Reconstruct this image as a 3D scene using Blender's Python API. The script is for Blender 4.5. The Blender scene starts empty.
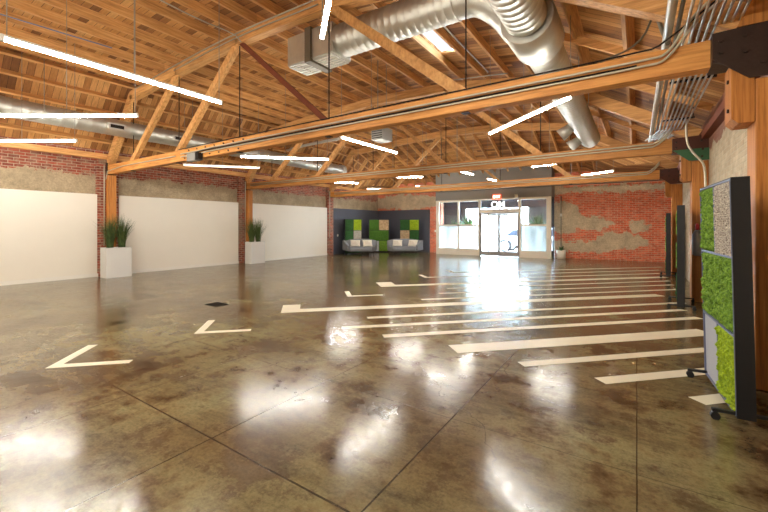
import bpy, bmesh, math, random
from mathutils import Vector, Matrix, noise
random.seed(7)
S = bpy.context.scene
COL = S.collection
# ---------------------------------------------------------------- camera
YAW = math.radians(33.7); F = 379.0; EYE = 1.5; HOR = 226.0
SN, CS = math.sin(YAW), math.cos(YAW)
cam_d = bpy.data.cameras.new('camera'); cam = bpy.data.objects.new('camera', cam_d); COL.objects.link(cam)
cam.location = (0, 0, EYE); cam.rotation_euler = (math.pi/2, 0, YAW)
cam_d.sensor_width = 36; cam_d.lens = F/768*36; cam_d.shift_y = -(256-HOR)/768
cam_d.clip_start = .05; cam_d.clip_end = 300
S.camera = cam
def at(u, v, Y=None, z=None, X=None):
    t = (u-384)/F; dx = CS*t-SN; dy = SN*t+CS; dz = (HOR-v)/F
    if Y is not None: d = Y/dy
    elif z is not None: d = (z-EYE)/dz
    else: d = X/dx
    return Vector((dx*d, dy*d, EYE+dz*d))
# ---------------------------------------------------------------- materials
MATS = {}
def lin(c):
    return tuple((x/255/12.92 if x/255 <= .04045 else ((x/255+.055)/1.055)**2.4) for x in c)
def mat_base(name):
    m = bpy.data.materials.new(name); m.use_nodes = True
    nt = m.node_tree; b = nt.nodes['Principled BSDF']; MATS[name] = m
    return m, nt, b
def N(nt, t, **k):
    n = nt.nodes.new(t)
    for a, v in k.items():
        if a in n.inputs: n.inputs[a].default_value = v
        else: setattr(n, a, v)
    return n
def math_n(nt, op, a, b=None, clamp=False):
    n = nt.nodes.new('ShaderNodeMath'); n.operation = op; n.use_clamp = clamp
    for i, x in enumerate((a, b)):
        if x is None: continue
        if isinstance(x, (int, float)): n.inputs[i].default_value = x
        else: nt.links.new(x, n.inputs[i])
    return n.outputs[0]
def mix_c(nt, fac, a, b, mode='MIX'):
    n = nt.nodes.new('ShaderNodeMix'); n.data_type = 'RGBA'; n.blend_type = mode
    for i, x in ((0, fac), (6, a), (7, b)):
        if isinstance(x, (int, float)): n.inputs[i].default_value = x
        elif isinstance(x, tuple): n.inputs[i].default_value = (*x, 1)
        else: nt.links.new(x, n.inputs[i])
    return n.outputs[2]
def ramp(nt, fac, stops):
    r = nt.nodes.new('ShaderNodeValToRGB'); nt.links.new(fac, r.inputs[0])
    e = r.color_ramp.elements
    while len(e) < len(stops): e.new(.5)
    for i, (p, c) in enumerate(stops):
        e[i].position = p; e[i].color = (*c, 1) if isinstance(c, tuple) else (c, c, c, 1)
    return r.outputs[0]
def noise_n(nt, vec, scale, detail=4, rough=.6):
    n = N(nt, 'ShaderNodeTexNoise'); n.inputs['Scale'].default_value = scale
    n.inputs['Detail'].default_value = detail; n.inputs['Roughness'].default_value = rough
    if vec is not None: nt.links.new(vec, n.inputs['Vector'])
    return n.outputs[0]
def bump(nt, b, h, strength, dist):
    n = nt.nodes.new('ShaderNodeBump'); n.inputs['Strength'].default_value = strength; n.inputs['Distance'].default_value = dist
    nt.links.new(h, n.inputs['Height']); nt.links.new(n.outputs[0], b.inputs['Normal'])
def geo_pos(nt):
    return nt.nodes.new('ShaderNodeNewGeometry').outputs['Position']
def obj_vec(nt): return nt.nodes.new('ShaderNodeTexCoord').outputs['Object']
def vscale(nt, vec, s):
    n = nt.nodes.new('ShaderNodeMapping'); n.inputs['Scale'].default_value = s; nt.links.new(vec, n.inputs[0]); return n.outputs[0]
def plain(name, c, rough=.5, metal=0, nz=0, sc=20, bmp=0, spec=None):
    m, nt, b = mat_base(name); c = lin(c)
    b.inputs['Base Color'].default_value = (*c, 1); b.inputs['Roughness'].default_value = rough; b.inputs['Metallic'].default_value = metal
    if spec is not None: b.inputs['Specular IOR Level'].default_value = spec
    n = noise_n(nt, obj_vec(nt), sc)
    k = nz if nz else .05
    col = mix_c(nt, n, tuple(x*(1-k) for x in c), tuple(min(1, x*(1+k)) for x in c))
    nt.links.new(col, b.inputs['Base Color'])
    if bmp: bump(nt, b, n, bmp, .02)
    return m
def wood(name, c1, c2, c3, sc, rough=.6):
    m, nt, b = mat_base(name)
    v = vscale(nt, geo_pos(nt), sc)
    oi = nt.nodes.new('ShaderNodeObjectInfo').outputs['Random']
    n1 = noise_n(nt, v, 3.0, 6, .65)
    c = ramp(nt, n1, [(.25, lin(c1)), (.5, lin(c2)), (.75, lin(c3))])
    n2 = noise_n(nt, geo_pos(nt), 1.3, 3)
    hs = nt.nodes.new('ShaderNodeHueSaturation'); nt.links.new(c, hs.inputs['Color'])
    val = math_n(nt, 'ADD', math_n(nt, 'MULTIPLY', oi, .3), math_n(nt, 'ADD', math_n(nt, 'MULTIPLY', n2, .4), .66))
    nt.links.new(val, hs.inputs['Value'])
    nt.links.new(hs.outputs[0], b.inputs['Base Color'])
    b.inputs['Roughness'].default_value = rough
    bump(nt, b, n1, .25, .01)
    return m
WC = ((152, 102, 56), (206, 152, 90), (228, 182, 120))
wood('wood_x', *WC, (.6, 9, 9)); wood('wood_y', *WC, (9, .6, 9)); wood('wood_z', *WC, (9, 9, .6)); wood('wood_any', *WC, (5, 9, 3))
wood('beam_x', (156, 98, 44), (204, 140, 70), (224, 168, 96), (.6, 9, 9)); wood('beam_z', (132, 78, 30), (186, 118, 50), (206, 144, 70), (12, 12, .5))
# roof boards
m, nt, b = mat_base('deck')
p = geo_pos(nt); sx = nt.nodes.new('ShaderNodeSeparateXYZ'); nt.links.new(p, sx.inputs[0])
yb = math_n(nt, 'MULTIPLY', sx.outputs[1], 1/.14)
fl = math_n(nt, 'FLOOR', yb); fr = math_n(nt, 'FRACT', yb)
xb = math_n(nt, 'FLOOR', math_n(nt, 'ADD', math_n(nt, 'MULTIPLY', sx.outputs[0], .45), math_n(nt, 'MULTIPLY', fl, .37)))
wn = nt.nodes.new('ShaderNodeTexWhiteNoise'); wn.noise_dimensions = '2D'
cv = nt.nodes.new('ShaderNodeCombineXYZ'); nt.links.new(fl, cv.inputs[0]); nt.links.new(xb, cv.inputs[1]); nt.links.new(cv.outputs[0], wn.inputs['Vector'])
c = ramp(nt, wn.outputs[0], [(0, lin((130, 84, 44))), (.35, lin((172, 116, 62))), (.7, lin((202, 144, 80))), (1, lin((222, 168, 104)))])
n1 = noise_n(nt, vscale(nt, p, (1, 12, 3)), 2.5, 6)
c = mix_c(nt, .6, c, ramp(nt, n1, [(.3, .45), (.7, 1.0)]), 'MULTIPLY')
gap = math_n(nt, 'LESS_THAN', fr, .05)
c = mix_c(nt, gap, c, lin((40, 22, 12)))
nt.links.new(c, b.inputs['Base Color']); b.inputs['Roughness'].default_value = .75
# floor
m, nt, b = mat_base('floor')
p = geo_pos(nt); sx = nt.nodes.new('ShaderNodeSeparateXYZ'); nt.links.new(p, sx.inputs[0])
nA = noise_n(nt, p, .55, 6, .62); nB = noise_n(nt, p, 2.2, 8, .7); nC = noise_n(nt, p, 14, 4, .7)
base = ramp(nt, math_n(nt, 'ADD', math_n(nt, 'MULTIPLY', nA, .45), math_n(nt, 'MULTIPLY', nB, .55)),
            [(.36, lin((60, 43, 27))), (.43, lin((98, 80, 54))), (.50, lin((128, 115, 80))), (.57, lin((144, 138, 100))), (.66, lin((160, 158, 124)))])
base = mix_c(nt, .35, base, ramp(nt, nC, [(.3, .55), (.7, 1.0)]), 'MULTIPLY')
st = ramp(nt, noise_n(nt, vscale(nt, p, (1.0, 1.0, 1)), 1.1, 9, .75), [(.49, 0.0), (.58, .8)])
base = mix_c(nt, st, base, lin((74, 48, 28)))
base = mix_c(nt, .72, base, ramp(nt, noise_n(nt, vscale(nt, p, (.45, 1.7, 1)), 1.5, 12, .78), [(.36, .45), (.54, 1.2)]), 'MULTIPLY')
base = mix_c(nt, .5, base, ramp(nt, noise_n(nt, p, 45, 3, .7), [(.35, .6), (.6, 1.1)]), 'MULTIPLY')
def joint(o, off, sp, w):
    f = math_n(nt, 'FRACT', math_n(nt, 'ADD', math_n(nt, 'MULTIPLY', math_n(nt, 'SUBTRACT', o, off), 1/sp), 100.5))
    return math_n(nt, 'LESS_THAN', math_n(nt, 'ABSOLUTE', math_n(nt, 'SUBTRACT', f, .5)), w/sp)
wob = math_n(nt, 'MULTIPLY', math_n(nt, 'SUBTRACT', nB, .5), .012)
jx = math_n(nt, 'ADD', sx.outputs[0], wob); jy = math_n(nt, 'ADD', sx.outputs[1], wob)
major = math_n(nt, 'MAXIMUM', joint(jx, -1.2, 3.75, .006), math_n(nt, 'MAXIMUM', joint(jx, -2.5, 3.75, .006), math_n(nt, 'MAXIMUM', joint(jx, 0.0, 3.75, .004), joint(jy, 1.55, 3.6, .007))))
minor = math_n(nt, 'MULTIPLY', joint(jy, .35, 1.2, .004), .5)
jm = math_n(nt, 'MAXIMUM', math_n(nt, 'MULTIPLY', major, .85), minor)
base = mix_c(nt, jm, base, lin((34, 26, 20)))
vo = nt.nodes.new('ShaderNodeTexVoronoi'); vo.feature = 'DISTANCE_TO_EDGE'; vo.inputs['Scale'].default_value = .33
vm = nt.nodes.new('ShaderNodeVectorMath'); vm.operation = 'ADD'; nn = nt.nodes.new('ShaderNodeTexNoise'); nn.inputs['Scale'].default_value = 1.2; nn.inputs['Detail'].default_value = 6
nt.links.new(p, nn.inputs['Vector']); nt.links.new(p, vm.inputs[0]); nt.links.new(nn.outputs['Color'], vm.inputs[1]); nt.links.new(vm.outputs[0], vo.inputs['Vector'])
crack = math_n(nt, 'MULTIPLY', math_n(nt, 'LESS_THAN', vo.outputs[0], .0015), .55)
base = mix_c(nt, crack, base, lin((50, 36, 24)))
nt.links.new(base, b.inputs['Base Color'])
r = math_n(nt, 'MAXIMUM', .05, math_n(nt, 'ADD', math_n(nt, 'MULTIPLY', math_n(nt, 'SUBTRACT', nC, .5), .35), math_n(nt, 'ADD', .06, math_n(nt, 'MULTIPLY', nB, .24)))); nt.links.new(r, b.inputs['Roughness'])
b.inputs['IOR'].default_value = 1.5
hh = math_n(nt, 'ADD', math_n(nt, 'MULTIPLY', noise_n(nt, p, 3.2, 2, .5), .35), math_n(nt, 'MULTIPLY', noise_n(nt, p, 11, 3, .6), .13))
bump(nt, b, hh, .16, .03)
# brick
def brick(name, mode):
    m, nt, b = mat_base(name)
    p = geo_pos(nt); sx = nt.nodes.new('ShaderNodeSeparateXYZ'); nt.links.new(p, sx.inputs[0])
    cv = nt.nodes.new('ShaderNodeCombineXYZ')
    nt.links.new(math_n(nt, 'ADD', sx.outputs[0], sx.outputs[1]), cv.inputs[0]); nt.links.new(sx.outputs[2], cv.inputs[1])
    br = nt.nodes.new('ShaderNodeTexBrick'); nt.links.new(cv.outputs[0], br.inputs['Vector'])
    br.inputs['Scale'].default_value = 1; br.inputs['Brick Width'].default_value = .22; br.inputs['Row Height'].default_value = .078
    br.inputs['Mortar Size'].default_value = .009; br.inputs['Mortar Smooth'].default_value = .3; br.inputs['Bias'].default_value = -.1
    if mode == 'far': c1, c2, mo = (238, 118, 80), (204, 90, 60), (222, 184, 154)
    elif mode == 'right': c1, c2, mo = (206, 190, 160), (188, 166, 136), (196, 182, 154)
    else: c1, c2, mo = (174, 86, 62), (112, 56, 44), (182, 160, 136)
    br.inputs['Color1'].default_value = (*lin(c1), 1); br.inputs['Color2'].default_value = (*lin(c2), 1); br.inputs['Mortar'].default_value = (*lin(mo), 1)
    n1 = noise_n(nt, p, 5, 5, .7); n2 = noise_n(nt, p, 1.0, 4, .6); n3 = noise_n(nt, p, 22, 5, .7)
    c = mix_c(nt, .55, br.outputs[0], ramp(nt, n1, [(.3, .5), (.7, 1.15)]), 'MULTIPLY')
    z = sx.outputs[2]
    if mode == 'left':
        zz = math_n(nt, 'ADD', z, math_n(nt, 'MULTIPLY', math_n(nt, 'SUBTRACT', noise_n(nt, p, 2.2, 8, .8), .5), .8))
        msk = math_n(nt, 'MULTIPLY', math_n(nt, 'GREATER_THAN', zz, 2.3), math_n(nt, 'LESS_THAN', zz, 3.02))
        patch = (192, 172, 140)
    elif mode == 'far':
        nx1 = math_n(nt, 'MULTIPLY', math_n(nt, 'SUBTRACT', noise_n(nt, p, 2.3, 5, .7), .5), 1.5)
        nz1 = math_n(nt, 'MULTIPLY', math_n(nt, 'SUBTRACT', noise_n(nt, vscale(nt, p, (1.3, 1, 1.7)), 2.9, 5, .7), .5), .8)
        X_ = math_n(nt, 'ADD', sx.outputs[0], nx1); Z_ = math_n(nt, 'ADD', z, nz1)
        msk = None
        for (cx_, cz_, rx_, rz_) in ((-2.9, 1.9, .75, .75), (-1.9, 1.62, 1.1, .32), (-2.3, .55, 1.5, .27), (-.6, .85, .9, .38), (.1, 1.5, .4, .25), (-5, 3.2, 3, .2), (-.6, 3.15, 2.5, .16), (-11.5, 2.9, 2.6, .45)):
            e1 = math_n(nt, 'POWER', math_n(nt, 'MULTIPLY', math_n(nt, 'ABSOLUTE', math_n(nt, 'SUBTRACT', X_, cx_)), 1/rx_), 2)
            e2 = math_n(nt, 'POWER', math_n(nt, 'MULTIPLY', math_n(nt, 'ABSOLUTE', math_n(nt, 'SUBTRACT', Z_, cz_)), 1/rz_), 2)
            e = math_n(nt, 'LESS_THAN', math_n(nt, 'ADD', e1, e2), 1)
            msk = e if msk is None else math_n(nt, 'MAXIMUM', msk, e)
        patch = (226, 206, 172)
    elif mode == 'right':
        zz = math_n(nt, 'ADD', z, math_n(nt, 'MULTIPLY', math_n(nt, 'SUBTRACT', n2, .5), 1.1))
        msk = math_n(nt, 'MULTIPLY', math_n(nt, 'GREATER_THAN', zz, 3.0), .8)
        patch = (150, 78, 56)
    else:
        msk = math_n(nt, 'MULTIPLY', math_n(nt, 'GREATER_THAN', n2, .6), .6); patch = (158, 142, 118)
    pc = mix_c(nt, .8, lin(patch), ramp(nt, n3, [(.3, .6), (.7, 1.1)]), 'MULTIPLY')
    pc = mix_c(nt, .7, pc, ramp(nt, noise_n(nt, p, 1.7, 6, .75), [(.35, .5), (.65, 1.1)]), 'MULTIPLY')
    c = mix_c(nt, ramp(nt, noise_n(nt, p, 3.5, 7, .75), [(.48, 0.0), (.72, .6)]), c, lin(mo))
    c = mix_c(nt, msk, c, pc)
    nt.links.new(c, b.inputs['Base Color']); b.inputs['Roughness'].default_value = .9
    h = math_n(nt, 'ADD', math_n(nt, 'MULTIPLY', br.outputs['Fac'], -1), math_n(nt, 'MULTIPLY', n3, .6)); bump(nt, b, h, .6, .01)
for nm, md in (('brick_left', 'left'), ('brick_far', 'far'), ('brick_right', 'right'), ('brick_plain', 'plain')): brick(nm, md)
plain('white_wall', (236, 230, 216), .6, 0, .03, 2)
plain('white_paint', (236, 232, 222), .55, 0, .03, 5)
plain('planter_white', (214, 212, 206), .5, 0, .04, 4)
plain('slate', (74, 76, 86), .55, 0, .05, 3)
plain('header_grey', (140, 138, 132), .6, 0, .06, 3)
plain('frame_beige', (236, 230, 214), .45, 0, .04, 6)
plain('aluminium', (150, 148, 146), .4, .3)
plain('duct', (206, 206, 198), .45, .88, .15, 9, .06)
plain('duct_white', (206, 206, 200), .4, .5, .1, 9)
plain('conduit', (190, 188, 178), .35, .85, .1)
plain('conduit_light', (206, 200, 178), .45, .4, .06)
plain('conduit_dark', (120, 112, 96), .5, .4)
plain('steel_dark', (66, 50, 42), .5, .5, .25, 12, .2)
plain('steel_brown', (88, 50, 38), .6, .2, .2, 12, .2)
plain('steel_green', (58, 104, 70), .5, .1, .2)
plain('black', (20, 21, 26), .5)
plain('black_felt', (11, 12, 17), .95, 0, .2, 60, .2, .1)
plain('wire', (150, 142, 130), .5, .5)
plain('rod', (34, 28, 24), .5, .6)
plain('rubber', (22, 22, 24), .7)
plain('stripe', (236, 228, 204), .35, 0, .06, 5)
plain('sofa', (128, 132, 138), .95, 0, .1, 60, .2)
plain('pillow', (232, 226, 212), .9, 0, .1, 30)
plain('pillow_print', (190, 178, 158), .9)
plain('felt_grey', (168, 172, 182), .95, 0, .15, 80, .3)
plain('frame_blue', (104, 112, 142), .5, 0, .1)
plain('soil', (60, 44, 32), .95, 0, .3, 40, .5)
plain('concrete', (200, 198, 192), .8, 0, .08, 1)
plain('car_white', (235, 236, 238), .25, .1)
plain('car_glass', (44, 54, 70), .3, 0)
plain('tyre', (26, 25, 30), .8)
plain('rim', (190, 190, 196), .3, .8)
plain('ext_white', (240, 240, 236), .8)
plain('grey_plastic', (150, 150, 146), .5)
plain('red', (190, 34, 26), .4)
plain('grate', (40, 34, 30), .6, .5)
plain('timber_rust', (120, 60, 34), .8, 0, .3, 8)
def foliage(name, c1, c2, sc, rough=.7):
    m, nt, b = mat_base(name)
    n = noise_n(nt, obj_vec(nt), sc, 4, .7)
    nt.links.new(ramp(nt, n, [(.3, lin(c1)), (.7, lin(c2))]), b.inputs['Base Color']); b.inputs['Roughness'].default_value = rough
    bump(nt, b, n, .9, .02)
foliage('grass', (46, 66, 30), (96, 116, 56), 12)
foliage('leaf', (50, 96, 52), (110, 150, 90), 9)
foliage('moss_mid', (40, 74, 14), (140, 182, 58), 38, .95)
foliage('moss_lime', (88, 122, 6), (182, 208, 36), 38, .95)
foliage('moss_dark', (24, 62, 26), (48, 98, 36), 55, .9)
foliage('moss_forest', (44, 88, 22), (88, 134, 40), 40, .9)
foliage('bark_beige', (150, 118, 82), (216, 190, 150), 14, .8)
foliage('bark_stone', (140, 130, 116), (196, 190, 178), 30, .8)
foliage('wood_slice', (96, 70, 54), (255, 246, 228), 60, .8)
def emit(name, c, s):
    m = bpy.data.materials.new(name); m.use_nodes = True; nt = m.node_tree; nt.nodes.clear()
    e = nt.nodes.new('ShaderNodeEmission'); o = nt.nodes.new('ShaderNodeOutputMaterial')
    e.inputs[0].default_value = (*c, 1); e.inputs[1].default_value = s; nt.links.new(e.outputs[0], o.inputs[0]); MATS[name] = m
LAMP = 63
emit('lamp', (1, .955, .87), LAMP); emit('lamp_soft', (1, .88, .66), 2.2)
emit('exit_red', (1, .08, .03), 1.6); emit('exit_text', (1, .75, .6), 3)
emit('skylight', (.8, .86, 1), .55)
emit('sign_white', (1, 1, 1), 1.3)
def glass(name, kind):
    m = bpy.data.materials.new(name); m.use_nodes = True; nt = m.node_tree; nt.nodes.clear(); MATS[name] = m
    o = nt.nodes.new('ShaderNodeOutputMaterial'); mx = nt.nodes.new('ShaderNodeMixShader')
    tr = nt.nodes.new('ShaderNodeBsdfTransparent')
    if kind == 'clear':
        gl = nt.nodes.new('ShaderNodeBsdfGlossy'); gl.inputs['Roughness'].default_value = .03; mx.inputs[0].default_value = .07
        tr.inputs[0].default_value = (.93, .96, .97, 1)
        nt.links.new(tr.outputs[0], mx.inputs[1]); nt.links.new(gl.outputs[0], mx.inputs[2])
    else:
        tl = nt.nodes.new('ShaderNodeBsdfTranslucent'); tl.inputs[0].default_value = (.72, .74, .73, 1); mx.inputs[0].default_value = .75
        n = noise_n(nt, vscale(nt, geo_pos(nt), (3, 1, .4)), 1.5, 3)
        nt.links.new(math_n(nt, 'ADD', math_n(nt, 'MULTIPLY', n, .5), .45), mx.inputs[0])
        tr.inputs[0].default_value = (.12, .13, .13, 1)
        nt.links.new(tr.outputs[0], mx.inputs[1]); nt.links.new(tl.outputs[0], mx.inputs[2])
    nt.links.new(mx.outputs[0], o.inputs[0])
glass('glass', 'clear'); glass('frosted', 'frosted')
M = MATS
# ---------------------------------------------------------------- mesh helpers
def BM(): return bmesh.new()
def box(bm, x0, x1, y0, y1, z0, z1, bev=0):
    r = bmesh.ops.create_cube(bm, size=1)
    vs = r['verts']
    for v in vs:
        v.co = Vector((x0+(v.co.x+.5)*(x1-x0), y0+(v.co.y+.5)*(y1-y0), z0+(v.co.z+.5)*(z1-z0)))
    if bev:
        es = list({e for v in vs for e in v.link_edges})
        bmesh.ops.bevel(bm, geom=es, offset=bev, segments=2, affect='EDGES', profile=.5)
    return bm
def beam(bm, p0, p1, w, h, side=Vector((0, 1, 0))):
    p0, p1 = Vector(p0), Vector(p1); d = (p1-p0).normalized()
    s = (side-d*side.dot(d)).normalized(); u = s.cross(d).normalized()
    vs = [bm.verts.new(p+s*a*w/2+u*b*h/2) for p in (p0, p1) for a, b in ((-1, -1), (1, -1), (1, 1), (-1, 1))]
    for f in ((0, 1, 2, 3), (4, 7, 6, 5), (0, 4, 5, 1), (1, 5, 6, 2), (2, 6, 7, 3), (3, 7, 4, 0)): bm.faces.new([vs[i] for i in f])
    bmesh.ops.recalc_face_normals(bm, faces=bm.faces)
    return bm
def tube(bm, pts, r, seg=10, radii=None, cap=True):
    pts = [Vector(p) for p in pts]; rings = []
    ref = Vector((0, 0, 1))
    d0 = (pts[1]-pts[0]).normalized()
    if abs(d0.dot(ref)) > .9: ref = Vector((0, 1, 0))
    n = (ref-d0*ref.dot(d0)).normalized()
    for i, p in enumerate(pts):
        a = pts[max(i-1, 0)]; c = pts[min(i+1, len(pts)-1)]; d = (c-a).normalized()
        n = (n-d*n.dot(d)).normalized(); s = d.cross(n)
        rr = radii[i] if radii else r
        rings.append([bm.verts.new(p+(n*math.cos(t)+s*math.sin(t))*rr) for t in [2*math.pi*k/seg for k in range(seg)]])
    for a, c in zip(rings, rings[1:]):
        for k in range(seg):
            f = bm.faces.new((a[k], a[(k+1) % seg], c[(k+1) % seg], c[k])); f.smooth = True
    if cap: bm.faces.new(rings[0][::-1]); bm.faces.new(rings[-1])
    bmesh.ops.recalc_face_normals(bm, faces=bm.faces)
    return bm
def smooth_path(pts, it=2):
    pts = [Vector(p) for p in pts]
    for _ in range(it):
        q = [pts[0]]
        for a, c in zip(pts, pts[1:]): q += [a*.75+c*.25, a*.25+c*.75]
        pts = q+[pts[-1]]
    return pts
def ribbed(bm, p0, p1, r, pitch=.13, seg=28, amp=.006):
    p0, p1 = Vector(p0), Vector(p1); L = (p1-p0).length; n = max(1, int(L/pitch)); pts, rad = [], []
    for i in range(n):
        for f, a in ((0, 0), (.80, 0), (.86, amp), (.94, amp)):
            pts.append(p0.lerp(p1, (i+f)/n)); rad.append(r+a)
    pts.append(p1); rad.append(r)
    return tube(bm, pts, r, seg, rad)
def prism(bm, poly, axis, a0, a1):
    def mk(p, a): return Vector((a, p[0], p[1])) if axis == 'x' else (Vector((p[0], a, p[1])) if axis == 'y' else Vector((p[0], p[1], a)))
    A = [bm.verts.new(mk(p, a0)) for p in poly]; B = [bm.verts.new(mk(p, a1)) for p in poly]
    n = len(poly); bm.faces.new(A); bm.faces.new(B[::-1])
    for i in range(n): bm.faces.new((A[i], B[i], B[(i+1) % n], A[(i+1) % n]))
    bmesh.ops.recalc_face_normals(bm, faces=bm.faces)
    return bm
def lathe(bm, prof, c, seg=24):
    c = Vector(c); rings = []
    for r, z in prof: rings.append([bm.verts.new(c+Vector((r*math.cos(t), r*math.sin(t), z))) for t in [2*math.pi*k/seg for k in range(seg)]])
    for a, b2 in zip(rings, rings[1:]):
        for k in range(seg):
            f = bm.faces.new((a[k], a[(k+1) % seg], b2[(k+1) % seg], b2[k])); f.smooth = True
    bm.faces.new(rings[0][::-1]); bm.faces.new(rings[-1]); bmesh.ops.recalc_face_normals(bm, faces=bm.faces)
    return bm
def obj(name, bm, mat, parent=None, local=False):
    """world-space mesh -> object; origin at bbox bottom centre when top-level"""
    me = bpy.data.meshes.new(name)
    if parent is not None:
        if not local:
            off = Vector((0, 0, 0)); q = parent
            while q is not None: off += q.location; q = q.parent
            for v in bm.verts: v.co -= off
        o = None
    else:
        xs = [v.co for v in bm.verts]
        c = Vector(((min(p.x for p in xs)+max(p.x for p in xs))/2, (min(p.y for p in xs)+max(p.y for p in xs))/2, min(p.z for p in xs)))
        for v in bm.verts: v.co -= c
    bm.to_mesh(me); bm.free()
    me.materials.append(M[mat])
    o = bpy.data.objects.new(name, me); COL.objects.link(o)
    if parent is not None: o.parent = parent
    else: o.location = c
    return o
def tag(o, label, cat, group=None, kind=None):
    o['label'] = label; o['category'] = cat
    if group: o['group'] = group
    if kind: o['kind'] = kind
    return o
def thing(name, label, cat, loc=(0, 0, 0), rz=0, group=None):
    o = bpy.data.objects.new(name, None); COL.objects.link(o); o.empty_display_size = .1
    o.location = loc; o.rotation_euler = (0, 0, rz); tag(o, label, cat, group); return o
def struct(name, bm, mat, label=None, cat=None):
    o = obj(name, bm, mat); o['kind'] = 'structure'
    if label: o['label'] = label; o['category'] = cat
    return o
def struct_empty(name, loc, label, cat):
    o = thing(name, label, cat, loc); o['kind'] = 'structure'; return o
# ---------------------------------------------------------------- constants
XL, XR, YF, YB = -13.4, 1.17, 19.4, -3.6
TY = (4.95, 9.8, 14.87); TZ = (3.19, 3.12, 3.13)
NODES = (-13.3, -11.75, -9.35, -6.95, -4.45, -1.95, 1.0)
PROF = [(-13.6, 3.55), (-11.9, 5.5), (-9.35, 5.68), (-6.95, 5.8), (-4.45, 5.74), (-2.0, 5.42), (1.35, 3.55)]
def deckz(X):
    for (a, za), (b_, zb) in zip(PROF, PROF[1:]):
        if a <= X <= b_: return za+(zb-za)*(X-a)/(b_-a)
    return PROF[0][1] if X < PROF[0][0] else PROF[-1][1]
FARZ = 3.95
def deckzY(X, Y):
    z = deckz(X)
    if Y <= TY[2]: return z
    return z+(min(z, FARZ)-z)*(Y-TY[2])/(YF+.2-TY[2])
# ---------------------------------------------------------------- shell
struct('floor', box(BM(), XL-.3, XR+.3, YB-.3, YF+1.6, -.12, 0), 'floor', 'polished brown mottled concrete floor with saw cut joints', 'floor')
struct('wall_left', box(BM(), XL-.3, XL, YB-.3, YF+.3, 0, 4.0), 'brick_left', 'red brick wall above the white panels with a rendered band', 'wall')
struct('wall_right', box(BM(), XR, XR+.3, YB-.3, YF+.3, 0, 3.85), 'brick_right', 'cream painted brick wall behind the timber posts at right', 'wall')
bm = BM(); box(bm, XL-.3, -9.1, YF, YF+.3, 0, 4.0); box(bm, -3.25, XR+.3, YF, YF+.3, 0, 4.0)
struct('wall_far', bm, 'brick_far', 'red brick far wall with worn patches of render', 'wall')
bm = BM(); prism(bm, [(XL-.3, 3.1), (XR+.3, 3.1)]+[(x, z) for x, z in PROF[::-1]], 'y', YB-.3, YB)
box(bm, XL-.3, XR+.3, YB-.3, YB, 0, 3.1)
struct('wall_back', bm, 'white_wall', 'plain wall behind the viewpoint', 'wall')
# roof deck with a skylight opening
SKX = (-3.93, -3.40); SKY = (6.95, 8.4)
bm = BM()
def deckquad(xa, xb, ya, yb):
    t = .05
    lo = [Vector((x, y, deckzY(x, y))) for x, y in ((xa, ya), (xb, ya), (xb, yb), (xa, yb))]
    A = [bm.verts.new(v) for v in lo]; B = [bm.verts.new(v+Vector((0, 0, t))) for v in lo]
    bm.faces.new(A); bm.faces.new(B[::-1])
    for i in range(4): bm.faces.new((A[i], B[i], B[(i+1) % 4], A[(i+1) % 4]))
xs = sorted([p[0] for p in PROF]+list(SKX)); ys = [YB-.3, SKY[0], SKY[1], TY[2], YF+.2]
for xa, xb in zip(xs, xs[1:]):
    for ya, yb in zip(ys, ys[1:]):
        if xa == SKX[0] and ya == SKY[0]: continue
        if ya == TY[2] and xb <= PROF[1][0]:      # left slope: split so the low part stays level
            deckquad(xa, xb, ya, yb)
        else: deckquad(xa, xb, ya, yb)
bmesh.ops.recalc_face_normals(bm, faces=bm.faces)
struct('ceiling', bm, 'deck', 'board roof deck over the joists', 'ceiling')
z0 = deckz(-3.66)
sk = struct_empty('window_3', (-3.66, 7.7, z0+.12), 'pale skylight panel between two roof joists', 'skylight')
bm = BM(); box(bm, SKX[0]-.04, SKX[1]+.04, SKY[0]-.04, SKY[1]+.04, z0+.16, z0+.18); obj('pane', bm, 'skylight', sk)
bm = BM()
for a in (0, 1):
    xx = SKX[a]; box(bm, xx-.03, xx+.03, SKY[0]-.06, SKY[1]+.06, z0+.075, z0+.2)
    yy = SKY[a]; box(bm, SKX[0], SKX[1], yy-.03, yy+.03, z0+.075, z0+.2)
obj('frame', bm, 'white_paint', sk)
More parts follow.
